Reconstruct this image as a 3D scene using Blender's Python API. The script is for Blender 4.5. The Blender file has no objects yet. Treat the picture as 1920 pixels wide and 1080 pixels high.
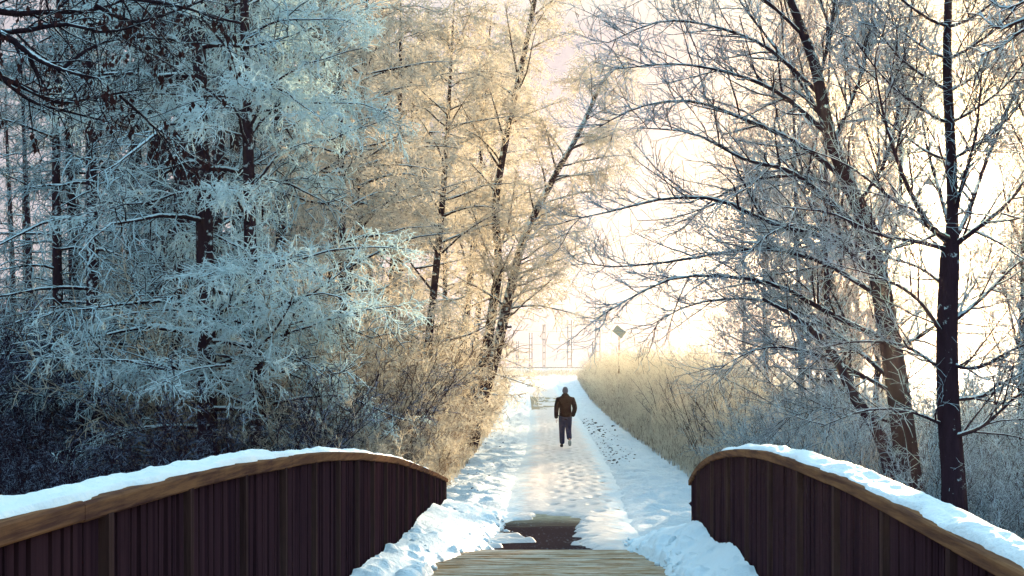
import bpy, math, random
import numpy as np
from mathutils import Vector
rng = np.random.default_rng(7)
random.seed(7)
D = bpy.data
SC = bpy.context.scene
COL = SC.collection
F = 2667.0          # focal length in pixels of the 1920 px frame (50 mm)
HZ = 690.0          # row of the horizon
EYE = 2.4           # eye above the path where the walker is

# ------------------------------------------------------------------ camera
cam = D.cameras.new('camera'); co = D.objects.new('camera', cam); COL.objects.link(co)
co.location = (0, 0, EYE); co.rotation_euler = (math.radians(90), 0, 0)
cam.sensor_width = 36; cam.lens = 50; cam.shift_y = (HZ - 540) / 1920
cam.clip_start = .05; cam.clip_end = 4000
SC.camera = co
# ------------------------------------------------------------------ sky, sun, exposure
SUN = Vector(((1790 - 960) / F, 1, (HZ - 330) / F)).normalized()
EL = math.asin(SUN.z); AZ = math.atan2(SUN.x, SUN.y)
VEIL = (1.10, 1.0, 1.09); ZENITH = (1.62, 1.98, 1.86)
w = D.worlds.new('World'); SC.world = w; w.use_nodes = True
nt = w.node_tree; nt.nodes.clear()
sky = nt.nodes.new('ShaderNodeTexSky'); sky.sky_type = 'NISHITA'; sky.sun_disc = False
sky.sun_elevation = EL; sky.sun_rotation = AZ; sky.air_density = 1.0; sky.dust_density = 2.5; sky.ozone_density = 1.0
def wmix(blend, a, b, f=1.):
    x = nt.nodes.new('ShaderNodeMix'); x.data_type = 'RGBA'; x.blend_type = blend
    for k, v in ((0, f), (6, a), (7, b)):
        if isinstance(v, (int, float)): x.inputs[k].default_value = v
        elif isinstance(v, tuple): x.inputs[k].default_value = (*v, 1)
        else: nt.links.new(v, x.inputs[k])
    return x.outputs[2]
# clear cold blue overhead, sinking into the pale pinkish veil of a winter haze towards the horizon all round
tc = nt.nodes.new('ShaderNodeTexCoord'); sx = nt.nodes.new('ShaderNodeSeparateXYZ'); nt.links.new(tc.outputs['Generated'], sx.inputs[0])
mr = nt.nodes.new('ShaderNodeMapRange'); mr.interpolation_type = 'SMOOTHSTEP'; nt.links.new(sx.outputs[2], mr.inputs[0]); mr.inputs[1].default_value = .22; mr.inputs[2].default_value = .62
veil = wmix('DARKEN', sky.outputs[0], VEIL)
high = wmix('MULTIPLY', sky.outputs[0], ZENITH)
bg = nt.nodes.new('ShaderNodeBackground'); bg.inputs[1].default_value = .15
out = nt.nodes.new('ShaderNodeOutputWorld')
# bright aureole of the low sun in the thin cloud
vd = nt.nodes.new('ShaderNodeVectorMath'); vd.operation = 'DOT_PRODUCT'; nt.links.new(tc.outputs['Generated'], vd.inputs[0]); vd.inputs[1].default_value = SUN
def wpow(e, k):
    a = nt.nodes.new('ShaderNodeMath'); a.operation = 'MAXIMUM'; nt.links.new(vd.outputs['Value'], a.inputs[0])
    b = nt.nodes.new('ShaderNodeMath'); b.operation = 'POWER'; nt.links.new(a.outputs[0], b.inputs[0]); b.inputs[1].default_value = e
    c = nt.nodes.new('ShaderNodeMath'); c.operation = 'MULTIPLY'; nt.links.new(b.outputs[0], c.inputs[0]); c.inputs[1].default_value = k
    return c.outputs[0]
veil = wmix('MIX', veil, (2.1, 1.42, .46), wpow(110, .9))
veil = wmix('ADD', veil, (1.3, 1.3, 1.2), wpow(1400, 1.0))
nt.links.new(wmix('MIX', veil, high, mr.outputs[0]), bg.inputs[0]); nt.links.new(bg.outputs[0], out.inputs[0])
sl = D.lights.new('sun', 'SUN'); sl.energy = 5.0; sl.angle = math.radians(.6); sl.color = (1, .74, .45)
so = D.objects.new('sun', sl); COL.objects.link(so); so.rotation_euler = SUN.to_track_quat('Z', 'Y').to_euler()
so.location = (60, 200, 40)
vs = SC.view_settings
vs.view_transform = 'Standard'; vs.look = 'None'; vs.gamma = 1; vs.use_curve_mapping = False; vs.exposure = 2.1
SC.cycles.max_bounces = 6; SC.cycles.diffuse_bounces = 3; SC.cycles.transmission_bounces = 4; SC.cycles.volume_bounces = 0
HAZE = .00020

# ------------------------------------------------------------------ helpers
def X(px, d): return (px - 960) / F * d
def Z(py, d): return EYE + (HZ - py) / F * d
def ux(u, d): return u + .015 * d            # across the path -> world x (the path runs a little to the right)
def tag(o, label=None, cat=None, group=None, kind=None):
    if label: o['label'] = label
    if cat: o['category'] = cat
    if group: o['group'] = group
    if kind: o['kind'] = kind
    return o
def mesh_np(name, V, Q, mat, T=None, smooth=True):
    me = D.meshes.new(name)
    nq = len(Q); ntr = 0 if T is None else len(T)
    me.vertices.add(len(V)); me.vertices.foreach_set('co', np.ascontiguousarray(V, dtype=np.float32).ravel())
    li = np.asarray(Q, dtype=np.int32).ravel()
    if ntr: li = np.concatenate([li, np.asarray(T, dtype=np.int32).ravel()])
    me.loops.add(len(li)); me.loops.foreach_set('vertex_index', li)
    st = np.arange(nq) * 4
    if ntr: st = np.concatenate([st, nq * 4 + np.arange(ntr) * 3])
    me.polygons.add(nq + ntr); me.polygons.foreach_set('loop_start', st.astype(np.int32))
    me.polygons.foreach_set('use_smooth', np.full(nq + ntr, smooth))
    me.update(calc_edges=True); me.validate()
    if mat: me.materials.append(mat)
    return me
def obj(name, me, parent=None, loc=None):
    o = D.objects.new(name, me); COL.objects.link(o)
    if name in ('crown', 'branches', 'twigs', 'stems'): o['kind'] = 'stuff'
    if parent: o.parent = parent
    if loc is not None: o.location = loc
    return o
def empty(name, loc, label, cat, group=None, rz=0):
    o = D.objects.new(name, None); COL.objects.link(o); o.location = loc; o.rotation_euler = (0, 0, rz); o.empty_display_size = .2
    return tag(o, label, cat, group)
def copy_tree(root, loc, rz, sc, label=None, group=None):
    r = root.copy(); COL.objects.link(r); r.location = loc; r.rotation_euler = (0, 0, rz); r.scale = sc
    if label: r['label'] = label
    if group: r['group'] = group
    for ch in root.children:
        c = ch.copy(); COL.objects.link(c); c.parent = r
        for g in ch.children:
            e = g.copy(); COL.objects.link(e); e.parent = c
    return r
def nrm(a): return a / np.maximum(np.linalg.norm(a, axis=-1, keepdims=True), 1e-9)
def tubes(P, R, s=3):
    P = np.asarray(P, float); R = np.asarray(R, float); N, K, _ = P.shape
    T = np.empty_like(P); T[:, 1:-1] = P[:, 2:] - P[:, :-2]; T[:, 0] = P[:, 1] - P[:, 0]; T[:, -1] = P[:, -1] - P[:, -2]
    T = nrm(T)
    avg = nrm(T.mean(1)); ref = np.where((np.abs(avg[:, 2]) > .75)[:, None], [[1., .13, .0]], [[.1, .05, 1.]])
    A = nrm(np.cross(T, ref[:, None, :])); B = np.cross(T, A)
    th = np.arange(s) * 2 * math.pi / s
    V = P[:, :, None] + R[:, :, None, None] * (np.cos(th)[:, None] * A[:, :, None] + np.sin(th)[:, None] * B[:, :, None])
    base = (np.arange(N) * K * s)[:, None, None] + (np.arange(K - 1) * s)[None, :, None]
    j = np.arange(s)[None, None]; jn = (j + 1) % s
    Q = np.stack([base + j, base + jn, base + jn + s, base + j + s], -1).reshape(-1, 4)
    return V.reshape(-1, 3), Q
def join(parts):
    Vs, Qs, n = [], [], 0
    for V, Q in parts:
        Vs.append(V); Qs.append(Q + n); n += len(V)
    return np.concatenate(Vs), np.concatenate(Qs)
def grow(P, R, n, t0, t1, L, ang, k, droop=0., wob=.1, rr=.5, rtip=.3, flat=1., bias=None, fall=.5, rmax=9, rmin=.0, curl=0.):
    N, K, _ = P.shape
    par = np.repeat(np.arange(N), n); M = N * n
    t = ((np.tile(np.arange(n), N) + rng.random(M)) / n) * (t1 - t0) + t0
    f = t * (K - 1); i = np.minimum(f.astype(int), K - 2); wt = (f - i)[:, None]
    pos = P[par, i] * (1 - wt) + P[par, i + 1] * wt
    tan = nrm(P[par, i + 1] - P[par, i]); pr = R[par, i] * (1 - wt[:, 0]) + R[par, i + 1] * wt[:, 0]
    v = rng.normal(size=(M, 3)); v[:, 2] *= flat
    if bias is not None: v = v + np.asarray(bias)
    v = v - (v * tan).sum(1, keepdims=True) * tan; v = nrm(v)
    a = np.radians(rng.uniform(ang[0], ang[1], M))[:, None]
    d = np.cos(a) * tan + np.sin(a) * v
    ln = rng.uniform(L[0], L[1], M) * (1 - fall * t)
    Qp = np.empty((M, k, 3)); Qp[:, 0] = pos
    cdir = rng.normal(size=(M, 3)) * curl
    for j in range(1, k):
        Qp[:, j] = Qp[:, j - 1] + d * (ln / (k - 1))[:, None]
        d = d + rng.normal(size=(M, 3)) * wob + cdir; d[:, 2] -= droop; d = nrm(d)
    r0 = np.clip(pr * rr, rmin, rmax)
    return Qp, r0[:, None] * np.linspace(1, rtip, k)[None]
def poly(pts, n):
    """smooth curve through points, resampled to n"""
    p = np.asarray(pts, float); m = len(p); q = []
    for t in np.linspace(0, m - 1, n):
        i = min(int(t), m - 2); f = t - i
        a, b, c, e = p[max(i - 1, 0)], p[i], p[i + 1], p[min(i + 2, m - 1)]
        q.append(.5 * ((2 * b) + (c - a) * f + (2 * a - 5 * b + 4 * c - e) * f * f + (3 * b - a - 3 * c + e) * f ** 3))
    return np.array(q)
def pxl(pts, d, n, depth=0.):
    """curve given by pixel positions at distance d (last coordinate optional depth offset)"""
    q = []
    for i, p in enumerate(pts):
        dd = d + (p[2] if len(p) > 2 else depth * i / (len(pts) - 1))
        q.append((X(p[0], dd), dd, Z(p[1], dd)))
    return poly(q, n)
# value noise
_perm = rng.random((256, 256))
def vnoise(x, y):
    xi = np.floor(x).astype(int); yi = np.floor(y).astype(int); fx = x - xi; fy = y - yi
    fx = fx * fx * (3 - 2 * fx); fy = fy * fy * (3 - 2 * fy)
    g = lambda a, b: _perm[a & 255, b & 255]
    return (g(xi, yi) * (1 - fx) + g(xi + 1, yi) * fx) * (1 - fy) + (g(xi, yi + 1) * (1 - fx) + g(xi + 1, yi + 1) * fx) * fy
def fbm(x, y, o=4):
    s = 0; a = .5
    for i in range(o):
        s = s + a * (vnoise(x + 17.3 * i, y - 9.1 * i) - .5); x = x * 2.03; y = y * 2.03; a *= .5
    return s
def sstep(a, b, x):
    t = np.clip((x - a) / (b - a), 0, 1); return t * t * (3 - 2 * t)
def grid(U, Dd, zf, mat, name):
    uu, dd = np.meshgrid(U, Dd); V = zf(uu, dd)
    nr, nc = uu.shape
    i = np.arange(nr - 1)[:, None] * nc + np.arange(nc - 1)[None]
    Q = np.stack([i, i + 1, i + nc + 1, i + nc], -1).reshape(-1, 4)
    return mesh_np(name, V.reshape(-1, 3), Q, mat)
def box(a, b):
    (x0, y0, z0), (x1, y1, z1) = a, b
    V = np.array([(x0,y0,z0),(x1,y0,z0),(x1,y1,z0),(x0,y1,z0),(x0,y0,z1),(x1,y0,z1),(x1,y1,z1),(x0,y1,z1)], float)
    Q = np.array([(0,3,2,1),(4,5,6,7),(0,1,5,4),(1,2,6,5),(2,3,7,6),(3,0,4,7)])
    return V, Q

# ------------------------------------------------------------------ materials
class M:
    def __init__(s, name):
        s.m = D.materials.new(name); s.m.use_nodes = True; s.t = s.m.node_tree; s.t.nodes.clear()
        s.o = s.t.nodes.new('ShaderNodeOutputMaterial')
    def n(s, ty, **kw):
        x = s.t.nodes.new(ty)
        for k, v in kw.items(): setattr(x, k, v)
        return x
    def l(s, a, b): s.t.links.new(a, b)
    def pos(s, sc=(1, 1, 1)):
        g = s.n('ShaderNodeNewGeometry'); m = s.n('ShaderNodeMapping'); m.inputs['Scale'].default_value = sc
        s.l(g.outputs['Position'], m.inputs[0]); return m.outputs[0]
    def noise(s, scale, detail=3, vec=None, rough=.55):
        x = s.n('ShaderNodeTexNoise'); x.inputs['Scale'].default_value = scale; x.inputs['Detail'].default_value = detail; x.inputs['Roughness'].default_value = rough
        s.l(vec if vec is not None else s.pos(), x.inputs['Vector']); return x.outputs[0]
    def math(s, op, a, b=0, c=0):
        x = s.n('ShaderNodeMath', operation=op)
        for i, v in enumerate((a, b, c)):
            if isinstance(v, (int, float)): x.inputs[i].default_value = v
            else: s.l(v, x.inputs[i])
        return x.outputs[0]
    def ramp(s, f, lo, hi):
        x = s.n('ShaderNodeMapRange', interpolation_type='SMOOTHSTEP'); s.l(f, x.inputs[0]); x.inputs[1].default_value = lo; x.inputs[2].default_value = hi
        return x.outputs[0]
    def mix(s, f, a, b):
        x = s.n('ShaderNodeMix', data_type='RGBA')
        for sock, v in ((x.inputs[0], f), (x.inputs[6], a), (x.inputs[7], b)):
            if isinstance(v, (int, float)): sock.default_value = v
            elif isinstance(v, tuple): sock.default_value = (*v, 1)
            else: s.l(v, sock)
        return x.outputs[2]
    def bump(s, h, dist, strength=1):
        x = s.n('ShaderNodeBump'); x.inputs['Strength'].default_value = strength; x.inputs['Distance'].default_value = dist; s.l(h, x.inputs['Height']); return x.outputs[0]
    def bsdf(s, col, rough=.8, bump=None, spec=.3):
        if spec <= .1:
            x = s.n('ShaderNodeBsdfDiffuse'); x.inputs[1].default_value = .4
            if isinstance(col, tuple): x.inputs[0].default_value = (*col, 1)
            else: s.l(col, x.inputs[0])
            if bump is not None: s.l(bump, x.inputs['Normal'])
            return x.outputs[0]
        x = s.n('ShaderNodeBsdfPrincipled'); x.inputs['Specular IOR Level'].default_value = spec
        if isinstance(col, tuple): x.inputs['Base Color'].default_value = (*col, 1)
        else: s.l(col, x.inputs['Base Color'])
        if isinstance(rough, (int, float)): x.inputs['Roughness'].default_value = rough
        else: s.l(rough, x.inputs['Roughness'])
        if bump is not None: s.l(bump, x.inputs['Normal'])
        return x.outputs[0]
    def done(s, sh): s.l(sh, s.o.inputs[0]); return s.m
    def nz(s):
        g = s.n('ShaderNodeNewGeometry'); x = s.n('ShaderNodeSeparateXYZ'); s.l(g.outputs['Normal'], x.inputs[0]); return x.outputs[2]

FROST = (.60, .78, .83)
SNOWC = (.52, .60, .65)
BARK = (.032, .018, .026)
def frost_mat(name, cover, scale=5., up=.25, frost=FROST, bark=BARK, trans=.35):
    m = M(name)
    f = m.math('ADD', m.noise(scale, 3), m.math('MULTIPLY', m.nz(), up))
    k = m.ramp(f, .5 + (.5 - cover) * .55 - .07, .5 + (.5 - cover) * .55 + .07)
    c = m.mix(k, bark, frost)
    d = m.n('ShaderNodeBsdfDiffuse'); t = m.n('ShaderNodeBsdfTranslucent'); m.l(c, d.inputs[0]); m.l(c, t.inputs[0])
    x = m.n('ShaderNodeMixShader'); x.inputs[0].default_value = trans; m.l(d.outputs[0], x.inputs[1]); m.l(t.outputs[0], x.inputs[2])
    return m.done(x.outputs[0])
def bark_mat(name, cover=.25, col=BARK):
    m = M(name)
    v = m.pos((9, 9, 1.6)); n = m.noise(2.2, 5, v, .65)
    c = m.mix(n, tuple(a * .45 for a in col), tuple(min(1, a * 1.9) for a in col))
    f = m.math('ADD', m.noise(6.5, 6, None, .68), m.math('MULTIPLY', m.nz(), .35))
    k = m.ramp(f, .5 + (.5 - cover) * .5 - .04, .5 + (.5 - cover) * .5 + .04)
    c = m.mix(k, c, (.62, .76, .8))
    return m.done(m.bsdf(c, .9, m.bump(n, .03), .1))
def snow_mat(name, col=SNOWC, sc=14, dist=.03, speck=0.):
    m = M(name)
    n = m.noise(sc, 6, None, .6)
    c = m.mix(m.ramp(m.noise(1.3, 4), .3, .7), tuple(a * .93 for a in col), col)
    if speck:
        k = m.ramp(m.noise(16, 2), .72 - speck, .75 - speck); c = m.mix(k, c, (.16, .12, .10))
    b = m.n('ShaderNodeBsdfPrincipled'); m.l(c, b.inputs['Base Color']); b.inputs['Roughness'].default_value = .6
    b.inputs['Specular IOR Level'].default_value = .25
    m.l(m.bump(n, dist), b.inputs['Normal'])
    return m.done(b.outputs[0])
M_FH = frost_mat('heavy hoarfrost on twigs', .90, 1.3, .2, (.80, .93, .95), BARK, .45)
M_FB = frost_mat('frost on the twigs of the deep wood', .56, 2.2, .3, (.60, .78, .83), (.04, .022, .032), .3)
M_FW = frost_mat('path side hoarfrost with sun warmth in its colour', .88, 2.5, .2, (.86, .82, .74), (.09, .055, .04), .6)  # warm sunlight put into the frost colour of these trees
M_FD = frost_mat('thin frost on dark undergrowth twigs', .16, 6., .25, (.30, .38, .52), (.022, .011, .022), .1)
M_FR = frost_mat('frost on bare dark twigs', .56, 9., .35, (.55, .72, .8), (.045, .02, .024), .3)
M_FT = frost_mat('frosted tan brush', .62, 4., .15, (.80, .76, .66), (.17, .10, .055), .6)
M_FG = frost_mat('pale frosted reeds and brush', .78, 3., .15, (.84, .81, .70), (.17, .10, .07), .6)
M_BARK = bark_mat('dark frosted bark', .30)
M_BARKR = bark_mat('dark bark with frost patches', .17, (.03, .017, .024))
M_BARKD = bark_mat('bare dark bark', .02, (.022, .014, .02))
M_SNOW = snow_mat('fluffy snow', (.68, .77, .82), 22, .02)
def ground_mat():
    m = M('snow ground with leaf litter')
    n = m.noise(9, 6, None, .62)
    at = m.n('ShaderNodeAttribute', attribute_name='litter')
    k = m.ramp(m.math('ADD', m.noise(2.5, 6, None, .7), at.outputs['Fac']), .92, 1.05)
    lit = m.mix(m.noise(14, 4), (.02, .012, .018), (.075, .045, .035))
    sn = m.mix(m.ramp(m.noise(.9, 4), .3, .7), (.45, .53, .59), SNOWC)
    return m.done(m.bsdf(m.mix(k, sn, lit), .65, m.bump(n, .05), .2))
M_GROUND = ground_mat()
def wood_mat(name, a, b, sx=(60, 60, 3), rough=.75, frost=0., vary=.6):
    m = M(name)
    n = m.noise(1., 5, m.pos(sx), .65)
    c = m.mix(m.ramp(n, .3, .7), a, b)
    c = m.mix(m.math('MULTIPLY', m.ramp(m.noise(2.2, 6, None, .7), .5, .75), .6), c, tuple(v * .7 for v in a))
    oi_ = m.n('ShaderNodeObjectInfo'); c = m.mix(m.math('MULTIPLY', oi_.outputs['Random'], vary), c, b)
    if frost:
        k = m.ramp(m.noise(2.6, 6, m.pos((1, 5, 1)), .7), .62 - frost * .4, .72 - frost * .4)
        c = m.mix(m.math('MULTIPLY', k, .8), c, (.62, .52, .42))
    return m.done(m.bsdf(c, rough, m.bump(n, .006), .04))
M_RAIL = wood_mat('weathered handrail wood', (.06, .030, .030), (.24, .122, .062), (34, 1.6, 34), vary=.35)
M_SLAT = wood_mat('dark stained slats', (.014, .007, .012), (.046, .022, .028), (25, 25, .6))
M_POST = wood_mat('rust brown posts', (.03, .016, .018), (.07, .040, .036), (40, 40, 2))
M_PLANK = wood_mat('frosty deck planks', (.20, .105, .05), (.42, .26, .14), (2.5, 40, 40), .6, .42)

# ------------------------------------------------------------------ ground
def _drop_raw(d): return np.interp(d, [-40, 6, 11, 13, 13.8, 17, 20, 30, 42, 60, 80, 95, 107, 116, 128, 150, 156, 170, 260, 4000],
                                   [3.6, 3.4, 2.9, 1.95, 1.80, 1.97, 2.10, 2.3, 2.4, 2.3, 2.0, 1.5, .95, .72, .75, .6, .05, .02, .4, .4])
_dg = np.arange(-40, 330, .25); _k = np.hanning(61); _k /= _k.sum()
_dv = _drop_raw(_dg); _ds = np.convolve(np.pad(_dv, 30, mode='edge'), _k, 'valid')
_bl = np.clip((_dg - 24) / 10, 0, 1) * np.clip((146 - _dg) / 8, 0, 1)
_dv = _dv * (1 - _bl) + _ds * _bl
def path_drop(d): return np.interp(d, _dg, _dv)
PL = lambda d: np.interp(d, [12, 20, 30, 42, 60, 80, 107, 118], [-.8, -.45, -.42, -.26, -.2, -.28, -.6, -.6])
PR = lambda d: np.interp(d, [12, 20, 30, 42, 60, 80, 107, 118], [1.15, 1.4, 1.74, 1.97, 2.1, 1.95, 1.6, 1.5])
def ground_z(u, d):
    z = EYE - path_drop(d)
    z = z - sstep(-1.9, -6, u) * 1.0 * sstep(70, 25, d) - sstep(3.2, 8, u) * .9 * sstep(60, 20, d)
    z = z + sstep(-6, -40, u) * 3. * sstep(20, 60, d)
    off = np.maximum(np.maximum(PL(d) + .16 - u, u - PR(d) + .16), 0)
    rough = sstep(0, .55, off)
    z = z - .04 + .052 * sstep(0, .10, off) + rough * (.03 + .16 * (fbm(u * 2.2, d * 1.6) + .1) + .17 * fbm(u * 6, d * 4, 5)) * np.where(d > 140, .2, 1)
    return z
def GZ(u, d): return float(ground_z(np.array([u], float), np.array([d], float))[0])
Ug = np.concatenate([-np.geomspace(240, 14, 22), np.linspace(-13, -4, 36)[:-1], np.linspace(-4, 6, 115), np.linspace(6, 14, 30)[1:], np.geomspace(15, 240, 22)])
Dg = np.concatenate([np.linspace(-40, 12, 40)[:-1], np.linspace(12, 48, 300)[:-1], np.linspace(48, 125, 140)[:-1], np.linspace(125, 175, 70)[:-1], np.geomspace(175, 300, 12)])
gm = grid(Ug, Dg, lambda u, d: np.stack([u + .015 * d, d, ground_z(u, d)], -1), M_GROUND, 'ground')
uu, dd = np.meshgrid(Ug, Dg)
lit = np.maximum(sstep(-1.7, -3.4, uu), .75 * sstep(3.4, 5.5, uu)) * sstep(140, 100, dd) + .30 * np.exp(-((uu - 2.3) / .35) ** 2) * sstep(66, 56, dd) * sstep(24, 32, dd)
at = gm.attributes.new('litter', 'FLOAT', 'POINT'); at.data.foreach_set('value', (lit * .62).astype(np.float32).ravel())
tag(obj('ground', gm), 'snow covered ground either side of the path', kind='structure')

# asphalt under the path, then the trodden snow film with worn-through holes
def asph():
    m = M('damp asphalt with frost and painted sun glance')
    n = m.noise(60, 4)
    g = m.n('ShaderNodeNewGeometry'); sp = m.n('ShaderNodeSeparateXYZ'); m.l(g.outputs['Position'], sp.inputs[0])
    c = m.mix(n, (.026, .014, .018), (.075, .046, .042))
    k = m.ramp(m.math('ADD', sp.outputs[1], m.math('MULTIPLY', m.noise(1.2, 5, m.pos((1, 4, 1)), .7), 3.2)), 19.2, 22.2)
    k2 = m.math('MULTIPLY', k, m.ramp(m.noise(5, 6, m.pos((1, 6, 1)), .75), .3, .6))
    c = m.mix(k2, c, (.50, .42, .29))  # tan frost dust past a distance, with glancing sun put into its colour
    spk = m.ramp(m.math('ADD', m.noise(30, 3), m.math('MULTIPLY', m.noise(1.7, 4), .28)), .81, .87); c = m.mix(spk, c, (.6, .66, .7))
    return m.done(m.bsdf(c, .9, m.bump(n, .008), .04))
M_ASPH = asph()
Pd = np.concatenate([np.linspace(13.72, 48, 160)[:-1], np.linspace(48, 118, 120)])
def path_sheet(h):
    def f(s, d):
        u = PL(d) + (PR(d) - PL(d)) * s
        return np.stack([u + .015 * d, d, EYE - path_drop(d) + h(u, d, s)], -1)
    return f
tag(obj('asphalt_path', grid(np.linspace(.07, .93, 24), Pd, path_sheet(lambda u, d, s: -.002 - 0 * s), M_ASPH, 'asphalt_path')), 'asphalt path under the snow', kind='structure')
_fp = []
for lane, ph in ((.95, 0.), (.55, .3), (1.2, .1)):
    y = 20.5 + ph
    while y < 60:
        for sd in (-1, 1):
            _fp.append((lane + sd * .1 + random.uniform(-.05, .05) + .12 * math.sin(y * .3 + lane * 9), y, random.uniform(-.2, .2))); y += random.uniform(.62, .78)
def foot_dents(u, d):
    z = np.zeros_like(u)
    for fu, fd, a in _fp:
        r = np.abs(d[:, 0] - fd) < .4
        if not r.any(): continue
        q = ((u[r] - fu) / .075) ** 2 + ((d[r] - fd) / .18) ** 2
        z[r] += .036 * np.exp(-q ** 1.5)
    return z
def snow_film(u, d, s):
    c = (PL(d) + PR(d)) / 2
    h = .034 + .028 * fbm(u * 3, d * 1.2, 4) + .016 * fbm(u * 11, d * 7, 3)
    for tu in (.25, 1.35):                                    # faint wheel ruts
        h = h - .012 * np.exp(-((u - tu - .1 * fbm(d * .2, d * 0 + tu, 2)) / .13) ** 2) * (.5 + vnoise(d * .8, d * 0 + tu))
    h = h - foot_dents(u, d)
    # the bare patch just past the bridge, its edges ragged across the path
    rag = 1.3 * fbm(u * 1.1, d * 2.2, 5) + 1.5 * fbm(u * .5 + 3, d * .55 + 1, 3) + .6 * fbm(u * 2.2, d * 5, 5)
    hole = sstep(.95, .55, np.abs(u - .08 - .025 * (d - 14)) / (.62 + .16 * sstep(15.2, 13.7, d)) + rag * .85 + .5 * np.maximum(fbm(u * 5 + 9, d * 3, 3) - .12, 0) * 3) * sstep(20.6 + rag * 2, 19.5 + rag * 2, d)
    hole2 = sstep(1.0, .7, np.abs(u - .62) / 1.0 + rag * .3) * sstep(71, 73, d + rag * 3) * sstep(89, 86, d + rag * 3)
    en = .22 * fbm(d * 1.3, s * 3, 5); edge = sstep(.0, .24, s + en) * sstep(1., .76, s - en)
    return h - .085 * hole - .058 * hole2 * (.75 + 1.2 * fbm(u * 3, d * .9, 4)) - .034 * (1 - edge) + .012
def pathsnow():
    m = M('trodden snow')
    n = m.noise(1., 5, m.pos((9, 22, 9)), .6)
    c = m.mix(m.ramp(m.noise(1., 4, m.pos((2, 5, 2))), .3, .7), (.55, .48, .46), (.63, .555, .53))
    at = m.n('ShaderNodeAttribute', attribute_name='trod'); c = m.mix(m.ramp(m.math('ADD', at.outputs['Fac'], m.math('MULTIPLY', m.math('SUBTRACT', m.noise(2.2, 5, None, .65), .5), 1.5)), .2, .75), (.50, .58, .63), c)
    return m.done(m.bsdf(c, .6, m.bump(n, .02), .25))
Pd2 = np.concatenate([np.linspace(13.72, 24, 330)[:-1], np.linspace(24, 48, 180)[:-1], np.linspace(48, 118, 140)])
M_TROD = pathsnow()
_sm = grid(np.linspace(0, 1, 72), Pd2, path_sheet(snow_film), M_TROD, 'snow_path')
_ss = np.tile(np.linspace(0, 1, 72), len(Pd2)); _sm.attributes.new('trod', 'FLOAT', 'POINT').data.foreach_set('value', (np.minimum(_ss, 1 - _ss) * 3.2).astype(np.float32))
tag(obj('snow_path', _sm), 'trodden snow on the path', kind='structure')

# ------------------------------------------------------------------ bridge
UL, UR = -1.2, 1.45
topL = lambda d: EYE - np.interp(d, [0, 3.2, 5.3, 8, 10, 12.3, 15, 17.5, 19.4, 19.8], [.33, .335, .36, .465, .59, .765, 1.03, 1.29, 1.50, 1.55])
topR = lambda d: EYE - np.interp(d, [0, 4.2, 5.16, 6.45, 8.0, 8.95, 9.9, 10.8, 11.5, 12.1, 12.6, 13.05], [.64, .59, .55, .505, .495, .51, .555, .62, .70, .79, .89, 1.03])
def smooth_fn(f, lo, hi, wid=.7):
    ds = np.linspace(lo, hi, 400); v = f(ds); k = int(wid / (hi - lo) * 400); ker = np.hanning(2 * k + 1); ker /= ker.sum()
    vv = np.convolve(np.pad(v, k, mode='edge'), ker, 'valid')
    wgt = np.minimum(1, np.minimum(ds - lo, hi - ds) / wid)
    vv = v * (1 - wgt) + vv * wgt
    return lambda d: np.interp(d, ds, vv)
topL = smooth_fn(topL, 0, 19.6, 1.2); topR = smooth_fn(topR, 0, 13.05, .6)
deck = lambda d: EYE - (1.385 + .0032 * (d - 3) ** 2 * (d > 3))
br = empty('footbridge', (0, 0, 0), 'arched wooden footbridge with frosty planks at the start of the path', 'bridge')
pm = mesh_np('plank', *box((-1.5, -.066, -.05), (1.55, .066, 0)), M_PLANK, smooth=False)
d0 = -2.
while d0 < 13.70:
    s = (deck(d0 + .1) - deck(d0 - .1)) / .2
    p = obj('plank', pm, br, (ux(0, d0), d0, float(deck(d0)) + random.uniform(-.004, .004))); p.rotation_euler = (math.atan(s), 0, random.uniform(-.003, .003))
    d0 += .14
for u in (-1.0, 0.1, 1.2):
    dl = np.linspace(-2, 13.65, 40); P = np.stack([ux(u, dl), dl, deck(dl) - .16], -1)[None]
    obj('beam', mesh_np('beam', *tubes(P, np.full((1, 40), .12), 4), M_SLAT, smooth=False), br)
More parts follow.
